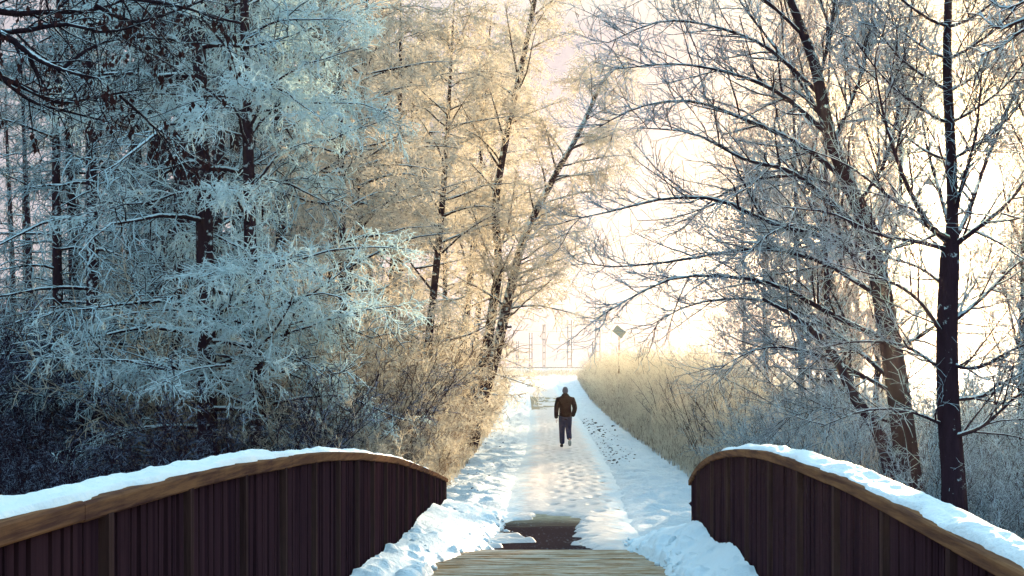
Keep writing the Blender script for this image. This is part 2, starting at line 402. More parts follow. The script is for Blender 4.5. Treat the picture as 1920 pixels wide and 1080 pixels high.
def railing(label, U, d1, d2, top, side, ext):
    r = empty('bridge_railing', (ux(U, d1), d1, float(top(d1)) - 1.1), label, 'railing', None)
    def child(name, me):
        o = obj(name, me, r); o.matrix_parent_inverse = r.matrix_basis.inverted(); return o
    # handrail: a wide board following the arch
    prof = [(-.028, -.006), (-.034, -.014), (-.034, -.054), (-.028, -.060), (.16, -.060), (.166, -.054), (.166, -.014), (.16, -.006)]
    cuts = [d1] + list(np.arange(d1 + 2.1, d2 - 1.2, 3.2)) + [d2]
    for ca, cb in zip(cuts[:-1], cuts[1:]):
        n = 30; ds = np.linspace(ca + .003, cb - .003, n); zt = top(ds) + random.uniform(-.002, .002)
        V = np.array([[(ux(U, d) - side * a, d, z + b) for a, b in prof] for d, z in zip(ds, zt)])
        m = len(prof); i = np.arange(n - 1)[:, None] * m; j = np.arange(m)[None]; jn = (j + 1) % m
        Q = np.stack([i + j, i + m + j, i + m + jn, i + jn], -1).reshape(-1, 4)
        e = np.array([(0, 1, 2, 3), (0, 3, 4, 7), (4, 5, 6, 7)]); Q = np.concatenate([Q, e, e + (n - 1) * m])
        child('handrail', mesh_np('handrail', V.reshape(-1, 3), Q, M_RAIL, smooth=False))
    sm = mesh_np('slat', *box((-.014, -.031, -1.06), (.014, .031, .002)), M_SLAT, smooth=False)
    po = mesh_np('post', *box((-.03, -.024, -1.2), (.03, .024, -.056)), M_POST, smooth=False)
    d = d1; k = 0
    while d < d2 - .02:
        z = float(top(d))
        if k % 12 == 6:
            o = child('post', po); o.location = (ux(U, d) + side * .006, d, z)
        else:
            o = child('slat', sm); o.location = (ux(U, d) + random.uniform(-.004, .004), d, z - .055); o.rotation_euler = (0, random.uniform(-.006, .006), random.uniform(-.09, .09))
        d += .0775; k += 1
    for dz in (.24, .80):
        ds2 = np.linspace(d1, d2 + ext, 50)
        P = np.stack([ux(U, ds2) - side * .055, ds2, top(np.minimum(ds2, d2)) - dz - .02], -1)[None]
        child('cross_rail', mesh_np('cross_rail', *tubes(P, np.full((1, 50), .05), 4), M_SLAT, smooth=False))
    return r
railing('dark slatted bridge railing at the left with sunlit far end of its handrail', UL, 1.6, 19.5, topL, 1, .0)
railing('dark shaded bridge railing at the right of the deck with steeply dropping end', UR, 1.6, 13.0, topR, -1, .32)
# snow lying along the handrails
def rail_snow(U, d1, d2, top, side, label, thick, seed):
    n = 620; ds = np.linspace(d1, d2, n); a = np.linspace(0, 1, 15)
    aa, dd = np.meshgrid(a, ds)
    h = (thick * (.55 + 1.9 * (fbm(dd * 2.3 + seed, aa * 2.0 + seed, 5) + .10)) + .024 * fbm(dd * 9, aa * 4 + seed, 4))
    env = np.interp(dd, [d1, d1 + .5, d2 - 1.2, d2], [1, 1, .75, .45])
    h = np.maximum(h * env, .008) * np.sin(np.pi * np.clip(aa, .02, .98)) ** .45
    inner = -.026 + .075 * np.clip(fbm(dd * 4, dd * 0 + seed, 4) + .2, 0, 1)
    wv = inner + aa * (.165 - inner)
    zz = top(dd) - .006 + h
    zz[:, 0] = top(ds) - .012; zz[:, -1] = top(ds) - .012
    V = np.stack([ux(U, dd) - side * wv, dd, zz], -1)
    i = np.arange(n - 1)[:, None] * 15 + np.arange(14)[None]
    Q = np.stack([i, i + 15, i + 16, i + 1], -1).reshape(-1, 4)
    o = obj('snow_ridge', mesh_np('snow_ridge', V.reshape(-1, 3), Q, M_SNOW)); tag(o, label, 'snow')
rail_snow(UL, 1.6, 19.45, topL, 1, 'ridge of lumpy snow lying on the left bridge handrail', .033, 3.)
rail_snow(UR, 1.6, 12.95, topR, -1, 'ridge of lumpy snow lying on the right bridge handrail', .040, 31.)
# ploughed snow banks
def ico():
    t = (1 + 5 ** .5) / 2
    v = nrm(np.array([(-1,t,0),(1,t,0),(-1,-t,0),(1,-t,0),(0,-1,t),(0,1,t),(0,-1,-t),(0,1,-t),(t,0,-1),(t,0,1),(-t,0,-1),(-t,0,1)], float))
    f = [(0,11,5),(0,5,1),(0,1,7),(0,7,10),(0,10,11),(1,5,9),(5,11,4),(11,10,2),(10,7,6),(7,1,8),(3,9,4),(3,4,2),(3,2,6),(3,6,8),(3,8,9),(4,9,5),(2,4,11),(6,2,10),(8,6,7),(9,8,1)]
    V = [tuple(a) for a in v]; mid = {}; T = []
    def m(a, b):
        k = (min(a, b), max(a, b))
        if k not in mid: V.append(tuple(nrm(np.array(V[a]) + np.array(V[b])))); mid[k] = len(V) - 1
        return mid[k]
    for a, b, c in f:
        x, y, z = m(a, b), m(b, c), m(c, a); T += [(a, x, z), (b, y, x), (c, z, y), (x, y, z)]
    return np.array(V), np.array(T)
IV, IT = ico()
def clods(pts, rad, mat, name, sq=(.7, 1.1)):
    Vs, Ts, n = [], [], 0
    for p, r in zip(pts, rad):
        v = IV * rng.uniform(sq[0], sq[1], 3) * np.array([1, 1, sq[2] if len(sq) > 2 else 1]) * r * (1 + .22 * rng.normal(size=(len(IV), 1)))
        a = rng.uniform(0, 6.3); c, s = math.cos(a), math.sin(a); v = v @ np.array([[c, s, 0], [-s, c, 0], [0, 0, 1]]) + p
        Vs.append(v); Ts.append(IT + n); n += len(v)
    return mesh_np(name, np.concatenate(Vs), np.zeros((0, 4), int), mat, np.concatenate(Ts))
def surf(u, d): return np.where(d < 13.7, deck(d), EYE - path_drop(d) + .02)
def bank(label, crest, foot, d1, d2, ht, seed, nb):
    """snow pushed against the railing: crest(d) = u at the railing, foot(d) = u where it ends on the deck"""
    nr, nc = 420, 70
    ds = np.linspace(d1, d2, nr); s = np.linspace(0, 1, nc); ss, dd = np.meshgrid(s, ds)
    uu = crest(dd) + (foot(dd) - crest(dd)) * ss
    base = surf(uu, dd)
    prof = (1 - ss) ** .8 * (.78 + .45 * vnoise(dd * .9 + seed, ss * 2)) * ht(dd)
    z = prof + .10 * ht(dd) * fbm(dd * 6 + seed, uu * 8, 4)
    wrp1 = fbm(uu * 14 + seed, dd * 10, 4); wrp2 = fbm(uu * 12, dd * 12 + seed * 2, 4)
    for b in range(nb):                                   # lumps and shovelled blocks
        bu, bd, br_ = rng.random() ** 1.4, rng.uniform(d1, d2), rng.uniform(.03, .11)
        cu = crest(bd) + (foot(bd) - crest(bd)) * bu
        wa = rng.uniform(0, 3.14); du = uu - cu + .04 * wrp1; dv = dd - bd + .06 * wrp2; ca, sa = math.cos(wa), math.sin(wa)
        q = np.maximum(((du * ca + dv * sa) / rng.uniform(.7, 1.4)) ** 2, 0) / br_ ** 2 + ((dv * ca - du * sa) ** 2) / br_ ** 2
        z = np.maximum(z, np.where(q < 1, np.interp(0, [0, 1], [0, 1]) + (1 - bu) ** .8 * float(ht(bd)) * .8 + br_ * rng.uniform(.3, .95) * np.clip(1 - q, 0, 1) ** .6 + .02 * wrp1, -1))
    for _ in range(3):
        zp = np.pad(z, 1, mode='edge'); z = (zp[1:-1, 1:-1] * 2 + zp[:-2, 1:-1] + zp[2:, 1:-1] + zp[1:-1, :-2] + zp[1:-1, 2:]) / 6
    z = z + .018 * fbm(dd * 13, uu * 16 + seed, 4)
    edge = sstep(1, .82, ss + .35 * fbm(dd * 3 + seed, ss * 0 + seed, 4))
    z = base + np.where(z > 0, z, 0) * edge - .03 * (1 - edge)
    V = np.stack([ux(uu, dd), dd, z], -1)
    i = np.arange(nr - 1)[:, None] * nc + np.arange(nc - 1)[None]
    Q = np.stack([i, i + 1, i + nc + 1, i + nc], -1).reshape(-1, 4)
    o = obj('snow_bank', mesh_np('snow_bank', V.reshape(-1, 3), Q, M_SNOW)); tag(o, label, 'snow bank')
    k = 130; cd = rng.uniform(d1 + .5, d2, k); cs = rng.random(k) ** .7; cu = crest(cd) + (foot(cd) - crest(cd)) * cs
    cz = surf(cu, cd) + (1 - cs) ** .8 * .8 * ht(cd)
    return np.stack([ux(cu, cd), cd, cz], -1), rng.uniform(.012, .05, k) * (1.15 - .5 * cs)
htL = lambda d: np.interp(d, [4, 9, 12, 16, 19, 20.5], [.15, .16, .20, .30, .28, .1])
a1 = bank('low bank of lumpy snow pushed along the left railing', lambda d: np.interp(d, [4, 19.3, 20.6], [UL + .03, UL + .03, UL - .3]), lambda d: np.interp(d, [4, 12, 14, 20.5], [-.55, -.78, -.42, -.3]), 4., 20.6, htL, 5., 150)
htR = lambda d: np.interp(d, [4, 8.5, 10, 12, 13, 14.2, 15.5], [.12, .16, .26, .33, .33, .24, .06])
a2 = bank('tall heap of broken snow lumps against the right railing', lambda d: np.interp(d, [4, 13, 15.5], [UR - .03, UR - .03, UR + .2]), lambda d: np.interp(d, [4, 9, 12, 14, 15.5], [1.0, .98, 1.02, .85, .95]), 4., 15.5, htR, 55., 190)
cp = np.concatenate([a1[0], a2[0]]); cr = np.concatenate([a1[1], a2[1]])
tag(obj('snow_lumps', clods(cp, cr, M_SNOW, 'snow_lumps')), 'loose snow lumps scattered over the banks beside both railings', 'snow', kind='stuff')
# dark clods on the right verge
k = 420; cd = np.concatenate([rng.uniform(33, 62, 300), rng.uniform(21, 60, 120)]); cu = PR(cd) + np.abs(rng.normal(.30, .28, k))
cu[300:] = rng.uniform(-1.7, -.9, 120)
cz = ground_z(cu, cd)
M_DIRT = M('dark frozen soil'); M_DIRT = M_DIRT.done(M_DIRT.bsdf((.03, .022, .026), .9, None, .05))
tag(obj('soil_clods', clods(np.stack([ux(cu, cd), cd, cz - .004], -1), np.concatenate([rng.uniform(.012, .045, 300), rng.uniform(.008, .025, 120)]) * rng.uniform(.4, 1.2, k), M_DIRT, 'soil_clods', (.6, 1.5, .55))), 'dark soil clods lying on the snowy verges', 'soil', kind='stuff')

# ------------------------------------------------------------------ the walker
M_SKIN = M('skin'); M_SKIN = M_SKIN.done(M_SKIN.bsdf((.45, .26, .19), .6))
def cloth(name, c, sc=90):
    m = M(name); n = m.noise(sc, 3); f = m.noise(7, 3)
    return m.done(m.bsdf(m.mix(f, tuple(a * .7 for a in c), tuple(a * 1.25 for a in c)), .9, m.bump(m.math('ADD', n, m.math('MULTIPLY', f, 6)), .012), .1))
M_JACK = cloth('dark jacket cloth', (.006, .002, .005)); M_JEAN = cloth('blue denim', (.02, .028, .075)); M_CAP = cloth('grey knit', (.13, .12, .15)); M_SHOE = cloth('dark shoe', (.03, .024, .03)); M_SOLE = cloth('pale sole', (.38, .4, .38))
def skinned(name, verts, edges, radii, roots, mat, sub=2):
    me = D.meshes.new(name); me.from_pydata(verts, edges, []); o = D.objects.new(name, me); COL.objects.link(o)
    sk = o.modifiers.new('skin', 'SKIN'); sk.use_smooth_shade = True; sk.branch_smoothing = .6
    ss = o.modifiers.new('sub', 'SUBSURF'); ss.levels = sub; ss.render_levels = sub
    for i, r in enumerate(radii):
        r = r if isinstance(r, tuple) else (r, r)
        o.data.skin_vertices[0].data[i].radius = r
    for i in roots: o.data.skin_vertices[0].data[i].use_root = True
    dg = bpy.context.evaluated_depsgraph_get(); dg.update()
    out = D.meshes.new_from_object(o.evaluated_get(dg)); out.name = name
    D.objects.remove(o); out.materials.clear(); out.materials.append(mat)
    for p in out.polygons: p.use_smooth = True
    return out
def make_person(loc):
    # x right, y away from the camera, z up
    V = [(0,0,.97),(0,.01,1.15),(0,.02,1.36),(0,.03,1.50),(0,.05,1.58),(0,.07,1.67),(0,.06,1.745),
         (-.10,0,.91),(-.115,.06,.50),(-.10,.08,.085),(-.105,.20,.045),
         (.10,0,.91),(.105,.03,.50),(.115,-.30,.27),(.12,-.27,.16),
         (-.19,.02,1.42),(-.27,.0,1.14),(-.275,.07,.90),(-.27,.085,.825),
         (.19,.02,1.42),(.285,-.03,1.15),(.235,.09,.97),(.20,.13,.91)]
    E = [(0,1),(1,2),(2,3),(3,4),(4,5),(5,6),(0,7),(7,8),(8,9),(9,10),(0,11),(11,12),(12,13),(13,14),(2,15),(15,16),(16,17),(17,18),(2,19),(19,20),(20,21),(21,22)]
    R = [(.10,.07),(.09,.06),(.10,.06),.05,.055,(.078,.092),(.06,.07), .06,.045,.03,.03, .06,.045,.03,.03, .045,.035,.03,(.03,.018), .045,.035,.03,(.03,.018)]
    roots = [0]
    for side, w, wr in ((-1, (-.27,.085,.80), (.0,.02)), (1, (.195,.14,.89), (0,.02))):
        for f, (dx, dy, ln) in enumerate([(.0,-.028,.075),(.0,-.01,.085),(.0,.01,.08),(.0,.027,.065)]):
            b = len(V); x, y, z = w
            V += [(x+dx,y+dy,z),(x+dx-side*.004,y+dy+.004,z-ln*.55),(x+dx-side*.014,y+dy+.012,z-ln)]
            E += [(b,b+1),(b+1,b+2)]; R += [.0095,.009,.007]; roots.append(b)
        b = len(V); V += [(x-side*.018,y+.03,z+.02),(x-side*.035,y+.05,z-.015),(x-side*.038,y+.055,z-.045)]; E += [(b,b+1),(b+1,b+2)]; R += [.012,.01,.008]; roots.append(b)
    # ears and nose
    for p, q in (((-.07,.07,1.655),(-.088,.06,1.66)), ((.07,.07,1.655),(.088,.06,1.66)), ((0,.14,1.655),(0,.172,1.64))):
        b = len(V); V += [p, q]; E += [(b,b+1)]; R += [.018,.012]; roots.append(b)
    pr = obj('person', skinned('person', V, E, R, roots, M_SKIN), None, loc)
    tag(pr, 'man in dark jacket and blue jeans walking away along the snowy path', 'person')
    J = [(0,0,.80),(0,0,.86),(0,.0,1.05),(0,.01,1.27),(0,.02,1.42),(0,.035,1.52),(0,.045,1.61),(-.215,.02,1.425),(-.262,-.005,1.14),(-.268,.065,.84),(.215,.02,1.425),(.285,-.035,1.15),(.215,.095,.90)]
    JE = [(0,1),(1,2),(2,3),(3,4),(4,5),(5,6),(4,7),(7,8),(8,9),(4,10),(10,11),(11,12)]
    JR = [(.18,.14),(.20,.16),(.20,.16),(.21,.165),(.175,.14),(.115,.115),(.10,.11),.10,.080,.062,.10,.080,.064]
    obj('jacket', skinned('jacket', J, JE, JR, [0], M_JACK), pr)
    T = [(0,0,1.05),(-.085,0,.86),(-.098,.055,.50),(-.09,.075,.07),(.085,0,.86),(.095,.04,.50),(.110,-.31,.25)]
    obj('jeans', skinned('jeans', T, [(0,1),(1,2),(2,3),(0,4),(4,5),(5,6)], [(.20,.15),(.125,.13),.092,.08,(.125,.13),.092,.08], [0], M_JEAN), pr)
    obj('knit_cap', skinned('knit_cap', [(0,.05,1.575),(0,.06,1.68),(0,.055,1.76),(0,.05,1.785)], [(0,1),(1,2),(2,3)], [(.088,.10),(.098,.112),(.072,.085),.03], [0], M_CAP), pr)
    for x, pts, sole in ((-.10, [(-.10,.045,.055),(-.103,.13,.05),(-.107,.235,.04)], None), (.12, [(.115,-.335,.235),(.118,-.315,.15),(.12,-.255,.06)], 1)):
        s = obj('shoe', skinned('shoe', pts, [(0,1),(1,2)], [(.05,.055),(.052,.048),(.045,.032)], [0], M_SHOE), pr)
        if sole:
            q = [(.115,-.385,.235),(.118,-.36,.15),(.12,-.30,.05)]
            obj('sole', skinned('sole', q, [(0,1),(1,2)], [(.04,.022),(.044,.022),(.042,.02)], [0], M_SOLE), s)
        else:
            obj('sole', skinned('sole', [(-.10,.02,.018),(-.103,.13,.016),(-.107,.25,.014)], [(0,1),(1,2)], [(.046,.018),(.048,.018),(.042,.016)], [0], M_SHOE), s)
    return pr
make_person((X(1060, 42), 42, EYE - float(path_drop(42)) + .045))

# ------------------------------------------------------------------ trees
def tree_mesh(trunkP, trunkR, limbs, spec, tw_sides=3):
    pass
def limb_parts(root, LP, LR, mat, sides=5):
    for i in range(len(LP)):
        obj('limb', mesh_np('limb', *tubes(LP[i:i + 1], LR[i:i + 1], sides), mat), root)
def droop_crown(LP, LR, nb, ntw, n3, Lb, Lt, L3, rt, droop=.22):
    """drooping frost-laden sprays: limbs -> branchlets -> hanging twigs -> spurs"""
    b, br_ = grow(LP, LR, nb, .2, 1., Lb, (35, 75), 5, .06, .10, .6, .4, .35, None, .45, .02, .010)
    t, tr = grow(b, br_, ntw, .1, 1., Lt, (25, 75), 4, droop, .25, .8, .75, 1., (0, 0, -.25), .3, rt, rt * .8, .14)
    tr = tr * rng.uniform(.55, 1.4, (len(tr), 1)) * (1 + .25 * rng.normal(size=tr.shape))
    tr = np.maximum(tr, rt * .35); out = [tubes(b, br_, 3), tubes(t, tr, 3)]
    if n3:
        s, sr = grow(t, tr, n3, .15, 1., L3, (35, 80), 3, .1, .25, .9, .7, 1., (0, 0, -.3), .2, rt * .9, rt * .7)
        sr = sr * rng.uniform(.5, 1.35, (len(sr), 1)); out.append(tubes(s, sr, 3))
    return join(out)
def keep_above(V, z0): V[:, 2] = np.maximum(V[:, 2], z0); return V

# --- the big frosted tree left of the bridge
def big_left():
    d = 24.; bx = X(487, d); gz = GZ(bx - .015 * d, d) - .1
    pts = [(490, 690 + (EYE - gz) * F / d), (484, 760), (480, 640), (470, 480), (466, 300), (460, 120), (457, -60), (452, -300), (450, -420)]
    TP = pxl(pts, d, 40); TR = np.interp(np.linspace(0, 1, 40), [0, .15, .6, 1], [.17, .125, .085, .03])
    root = empty('frosted_tree', (bx, d, gz), 'big frosted tree with straight dark trunk and drooping white sprays behind the left railing', 'tree')
    inv = np.array([bx, d, gz])
    TP = TP - inv
    obj('trunk', mesh_np('trunk', *tubes(TP[None], TR[None], 12), M_BARK), root)
    n = 74
    zt = np.sort(rng.uniform(.12, .97, n)); ang = np.arange(n) * 2.39996 + rng.normal(0, .3, n)
    LP = np.empty((n, 9, 3)); LR = np.empty((n, 9))
    for i in range(n):
        p0 = np.array([np.interp(zt[i], np.linspace(0, 1, 40), TP[:, c]) for c in range(3)])
        L = rng.uniform(2.6, 4.0) * np.interp(zt[i], [0, .2, .6, 1], [.9, 1.05, 1.05, .5])
        a = ang[i]
        if abs(math.sin(a)) > .8: L *= .8
        if math.cos(a) > .2: L *= 1 - .32 * math.cos(a)
        dr = np.array([math.cos(a), math.sin(a), rng.uniform(.05, .95)])
        q = [p0]
        for j in range(8):
            dr = nrm(dr + rng.normal(0, .15, 3) + np.array([0, 0, -.075])); q.append(q[-1] + dr * L / 8)
        LP[i] = q; LR[i] = np.linspace(.034, .008, 9) * np.interp(zt[i], [0, 1], [1.15, .7])
    limb_parts(root, LP, LR, M_BARK)
    V, Q = droop_crown(LP, LR, 14, 10, 3, (.45, 1.35), (.18, .5), (.05, .15), .0105, .12)
    obj('crown', mesh_np('crown', keep_above(V, .05), Q, M_FH), root)
big_left()

# --- frosted forest tree kinds (local coordinates), copied through the wood
def forest_kind(name, label, H, nl, nb, ntw, n3, Lm, up, mat, bark, rt, r0, zmin=.15, droop=.16, lean=0., loc=(0, 0, 0), group=None, fullness=1.):
    root = empty(name, loc, label, 'tree', group)
    k = 26; t = np.linspace(0, 1, k)
    TP = np.stack([lean * H * t + .12 * np.sin(t * 5 + rng.random() * 6) * t, .12 * np.cos(t * 4 + rng.random() * 6) * t, H * t - .3], -1)
    TR = r0 * np.interp(t, [0, .06, .6, 1], [1.35, 1, .62, .12])
    LP = np.empty((nl, 7, 3)); LR = np.empty((nl, 7))
    zt = np.sort(rng.uniform(zmin, .98, nl))
    for i in range(nl):
        p0 = np.array([np.interp(zt[i], t, TP[:, c]) for c in range(3)]); rr = float(np.interp(zt[i], t, TR))
        a = i * 2.39996 + rng.normal(0, .35); L = Lm * rng.uniform(.6, 1.1) * np.interp(zt[i], [zmin, zmin + .25, .7, 1], [.75, 1, .8, .3])
        dr = nrm(np.array([math.cos(a), math.sin(a), up + rng.normal(0, .15)])); q = [p0]
        for j in range(6):
            dr = nrm(dr + rng.normal(0, .12, 3) + np.array([0, 0, -droop * .35])); q.append(q[-1] + dr * L / 6)
        LP[i] = q; LR[i] = np.linspace(min(rr * .5, .045), .007, 7)
    obj('trunk', mesh_np('trunk', *join([tubes(TP[None], TR[None], 9), tubes(LP, LR, 4)]), bark), root)
    V, Q = droop_crown(LP, LR, nb, ntw, n3, (.5, 1.3), (.22, .6), (.07, .2), rt, droop)
    obj('crown', mesh_np('crown', V, Q, mat), root)
    return root
G_L = 'frosted trees of the wood left of the path'
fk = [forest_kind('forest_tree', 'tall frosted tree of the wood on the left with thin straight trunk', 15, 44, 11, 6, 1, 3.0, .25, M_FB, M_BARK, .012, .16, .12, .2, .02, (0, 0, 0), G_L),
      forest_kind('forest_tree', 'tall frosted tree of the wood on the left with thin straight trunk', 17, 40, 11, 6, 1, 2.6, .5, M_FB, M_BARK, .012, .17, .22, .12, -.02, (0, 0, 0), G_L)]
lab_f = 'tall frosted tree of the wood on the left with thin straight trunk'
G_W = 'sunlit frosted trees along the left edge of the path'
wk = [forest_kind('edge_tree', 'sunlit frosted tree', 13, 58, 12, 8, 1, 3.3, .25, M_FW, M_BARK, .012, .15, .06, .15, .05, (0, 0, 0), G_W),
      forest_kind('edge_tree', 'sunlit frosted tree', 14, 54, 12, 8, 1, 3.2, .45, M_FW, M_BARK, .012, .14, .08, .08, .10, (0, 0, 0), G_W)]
used = set()
def put(kinds, i, u, d, rz, s, label, group, dz=-.1):
    src = kinds[i]; loc = (ux(u, d), d, GZ(u, d) + dz)
    if src.name in used: return copy_tree(src, loc, rz, (s, s, s * rng.uniform(.95, 1.1)), label, group)
    used.add(src.name); src.location = loc; src.rotation_euler = (0, 0, rz); src.scale = (s, s, s); src['label'] = label; src['group'] = group
    return src
lab_w = 'sunlit pale frosted tree at the left edge of the path'
for (u, d, i, s, lb_) in [(-4.0, 31, 0, .85, 'nearest sunlit pale frosted tree, close behind the far end of the left railing'),
                     (-3.3, 40, 1, .95, 'sunlit pale frosted tree rising right beside the leaning double trunk'),
                     (-5.2, 36, 1, 1.0, 'sunlit frosted tree between the big blue frosted tree and the leaning trunk'),
                     (-3.0, 53, 1, 1.15, 'sunlit frosted tree just beyond the leaning trunk, reaching over the path'),
                     (-3.4, 74, 1, 1.25, 'farthest hazy sunlit tree reaching over the far end of the path'),
                     (-6.6, 44, 0, 1.05, 'sunlit frosted tree standing deeper in the wood behind the nearest sunlit tree'),
                     (-6.4, 60, 1, 1.2, 'tall hazy sunlit tree deep in the wood behind the path edge trees'),
                     (-7.5, 52, 0, 1.25, 'sunlit frosted tree seen between tall straight trunks left of the leaning tree'),
                     (-8.6, 68, 1, 1.35, 'hazy frosted tree farthest back in the sunlit part of the wood'),
                     (-5.0, 47, 0, 1.2, 'tall sunlit frosted tree left of the leaning double trunk'),
                     (-3.9, 63, 0, 1.0, 'hazy sunlit tree between the leaning trunk and the farthest overhanging tree')]:
    put(wk, i, u, d, rng.uniform(-.5, .5) if i == 1 else rng.uniform(0, 6.3), s, lb_, G_W)
nf = 0
for (u0, u1, d0_, d1_, n) in [(-9, -5.5, 24, 34, 5), (-13, -6, 34, 46, 8), (-19, -6.5, 46, 62, 12), (-28, -7, 62, 85, 15)]:
    for k in range(n):
        uq = u0 + (u1 - u0) * (k + rng.random()) / n; put(fk, int(rng.random() < .5), uq, rng.uniform(d0_, d1_), rng.uniform(0, 6.3), rng.uniform(.85, 1.25), lab_f, G_L)

# --- undergrowth kinds
def shrub_kind(name, label, cat, n, H, spread, lean, nb, ntw, mat, rs, rt, group, n3=0):
    root = empty(name, (0, 0, 0), label, cat, group)
    P = np.empty((n, 6, 3)); R = np.empty((n, 6))
    for i in range(n):
        a = rng.uniform(0, 6.283); q = [np.array([math.cos(a), math.sin(a), 0]) * spread * .35 * rng.random() ** .5 + np.array([0, 0, -.08])]
        h = H * rng.uniform(.5, 1.05); dr = nrm(np.array([math.cos(a) * lean * rng.random(), math.sin(a) * lean * rng.random(), 1.]))
        for j in range(5):
            dr = nrm(dr + rng.normal(0, .09, 3) + np.array([math.cos(a), math.sin(a), -.1]) * .06); q.append(q[-1] + dr * h / 5)
        P[i] = q; R[i] = np.linspace(rs, rs * .35, 6)
    obj('stems', mesh_np('stems', *tubes(P, R, 3), mat), root)
    b, br_ = grow(P, R, nb, .1, 1., (.25 * H * .5, .6 * H * .5), (25, 60), 4, .03, .15, .7, .5, .9, None, .4, rt * 1.3, rt)
    t, tr = grow(b, br_, ntw, .1, 1., (.1, .32), (25, 70), 3, .06, .25, .8, .6, 1, None, .3, rt, rt * .8)
    parts = [tubes(b, br_, 3), tubes(t, tr, 3)]
    if n3:
        s, sr = grow(t, tr, n3, .2, 1., (.05, .12), (30, 70), 2, 0, 0, .9, .7, 1, None, .2, rt, rt * .7); parts.append(tubes(s, sr, 3))
    obj('twigs', mesh_np('twigs', *join(parts), mat), root)
    return root
def scatter(kinds, spots, label, group):
    for (u, d, s) in spots:
        src = kinds[rng.integers(len(kinds))]; loc = (ux(u, d), d, GZ(u, d) - .03); rz = rng.uniform(0, 6.3); sc = (s * rng.uniform(.9, 1.2), s * rng.uniform(.9, 1.2), s)
        if src.name in used: copy_tree(src, loc, rz, sc, label, group)
        else: used.add(src.name); src.location = loc; src.rotation_euler = (0, 0, rz); src.scale = sc; src['label'] = label; src['group'] = group
G_D = 'dark leafless thicket under the trees on the left'
dk = [shrub_kind('thicket_shrub', 'x', 'shrub', 46, 2.6, 2.2, .5, 9, 7, M_FD, .011, .006, G_D), shrub_kind('thicket_shrub', 'x', 'shrub', 50, 3.2, 2.6, .6, 9, 7, M_FD, .012, .006, G_D)]
sp = []
for (n, ua, ub, da, db, s) in [(16, -9, -3.0, 21, 28, .8), (26, -14, -3.4, 28, 40, 1.0), (30, -22, -4, 40, 58, 1.25), (30, -34, -5, 58, 85, 1.6)]:
    for k in range(n): sp.append((ua + (ub - ua) * (k + rng.random()) / n, rng.uniform(da, db), s * rng.uniform(.8, 1.2)))
for k in range(30): sp.append((-6 - 9 * rng.random(), rng.uniform(26, 40), rng.uniform(1.1, 1.6)))
scatter(dk, sp, 'dark leafless thicket shrub on the floor of the left wood', G_D)
G_T = 'sunlit tan brush along the left verge'
tk = [shrub_kind('verge_shrub', 'x', 'shrub', 44, 2.5, 1.5, .55, 9, 8, M_FT, .010, .0065, G_T, 1), shrub_kind('verge_shrub', 'x', 'shrub', 40, 2.9, 1.5, .7, 9, 8, M_FT, .010, .0065, G_T, 1)]
sp = [(-2.25 - .5 * rng.random(), 21.5, .45), (-2.0, 23.5, .6), (-2.5, 25, .8), (-3.2, 23, .75), (-3.0, 26.5, .95)]
for k in range(26):
    d = 27 + k * 1.6; sp.append((-2.5 - .55 * (d > 38) - 1.1 * rng.random(), d + rng.uniform(-.6, .6), rng.uniform(.75, 1.15)))
for k in range(12): sp.append((-3.8 - 2.2 * rng.random(), 26 + k * 1.9, rng.uniform(1.25, 1.8)))
scatter(tk, sp, 'sunlit tan frosted shrub growing beside the left verge', G_T)
G_H = 'hazy frosted brush right of the path'
hk = [shrub_kind('hedge_shrub', 'x', 'shrub', 70, 2.6, 2.0, .28, 7, 6, M_FG, .009, .006, G_H), shrub_kind('hedge_shrub', 'x', 'shrub', 60, 3.0, 2.2, .35, 7, 6, M_FG, .009, .006, G_H)]
sp = []
for k in range(64):
    d = 25 + 85 * (k / 64) ** 1.1; um = 3.7 + .1 * rng.random() + (rng.random() ** 1.3) * 5
    sp.append((um + (.2 if d > 30 else 0), d + rng.uniform(-.8, .8), rng.uniform(.7, 1.05) * np.interp(um, [3.6, 4.6, 8.5], [.62, 1.0, 1.25]) * np.interp(d, [25, 30, 40, 50, 60, 75, 110], [.7, 1.0, .9, .95, 1.25, 1.0, .7])))
sp0 = sp; sp = [(3.9 + 1.2 * rng.random(), 28 + k * 2.6 + rng.random(), rng.uniform(.8, 1.1)) for k in range(7)]
G_K = 'dark stemmed shrubs in the brush right of the path'
kk = [shrub_kind('stem_shrub', 'x', 'shrub', 15, 2.5, .9, .28, 3, 3, M_FD, .014, .005, G_K)]
scatter(kk, sp, 'thin dark stemmed shrub standing out of the pale brush right of the path', G_K)
sp = sp0
scatter(hk, sp, 'frosted upright brush in the hazy strip right of the path', G_H)
G_B = 'dark frosted brush below the trees on the right'
bk = [shrub_kind('bank_shrub', 'x', 'shrub', 34, 2.3, 2.4, .8, 9, 7, M_FR, .011, .006, G_B, 1)]
sp = [(4.3 + 5 * rng.random() ** .8, rng.uniform(14.5, 25), rng.uniform(.55, .95)) for k in range(26)]
for k in range(34): sp.append((5.4 + 7 * rng.random(), rng.uniform(17, 32), rng.uniform(1.0, 1.55)))
scatter(bk, sp, 'dark frosted shrub behind the right railing', G_B)
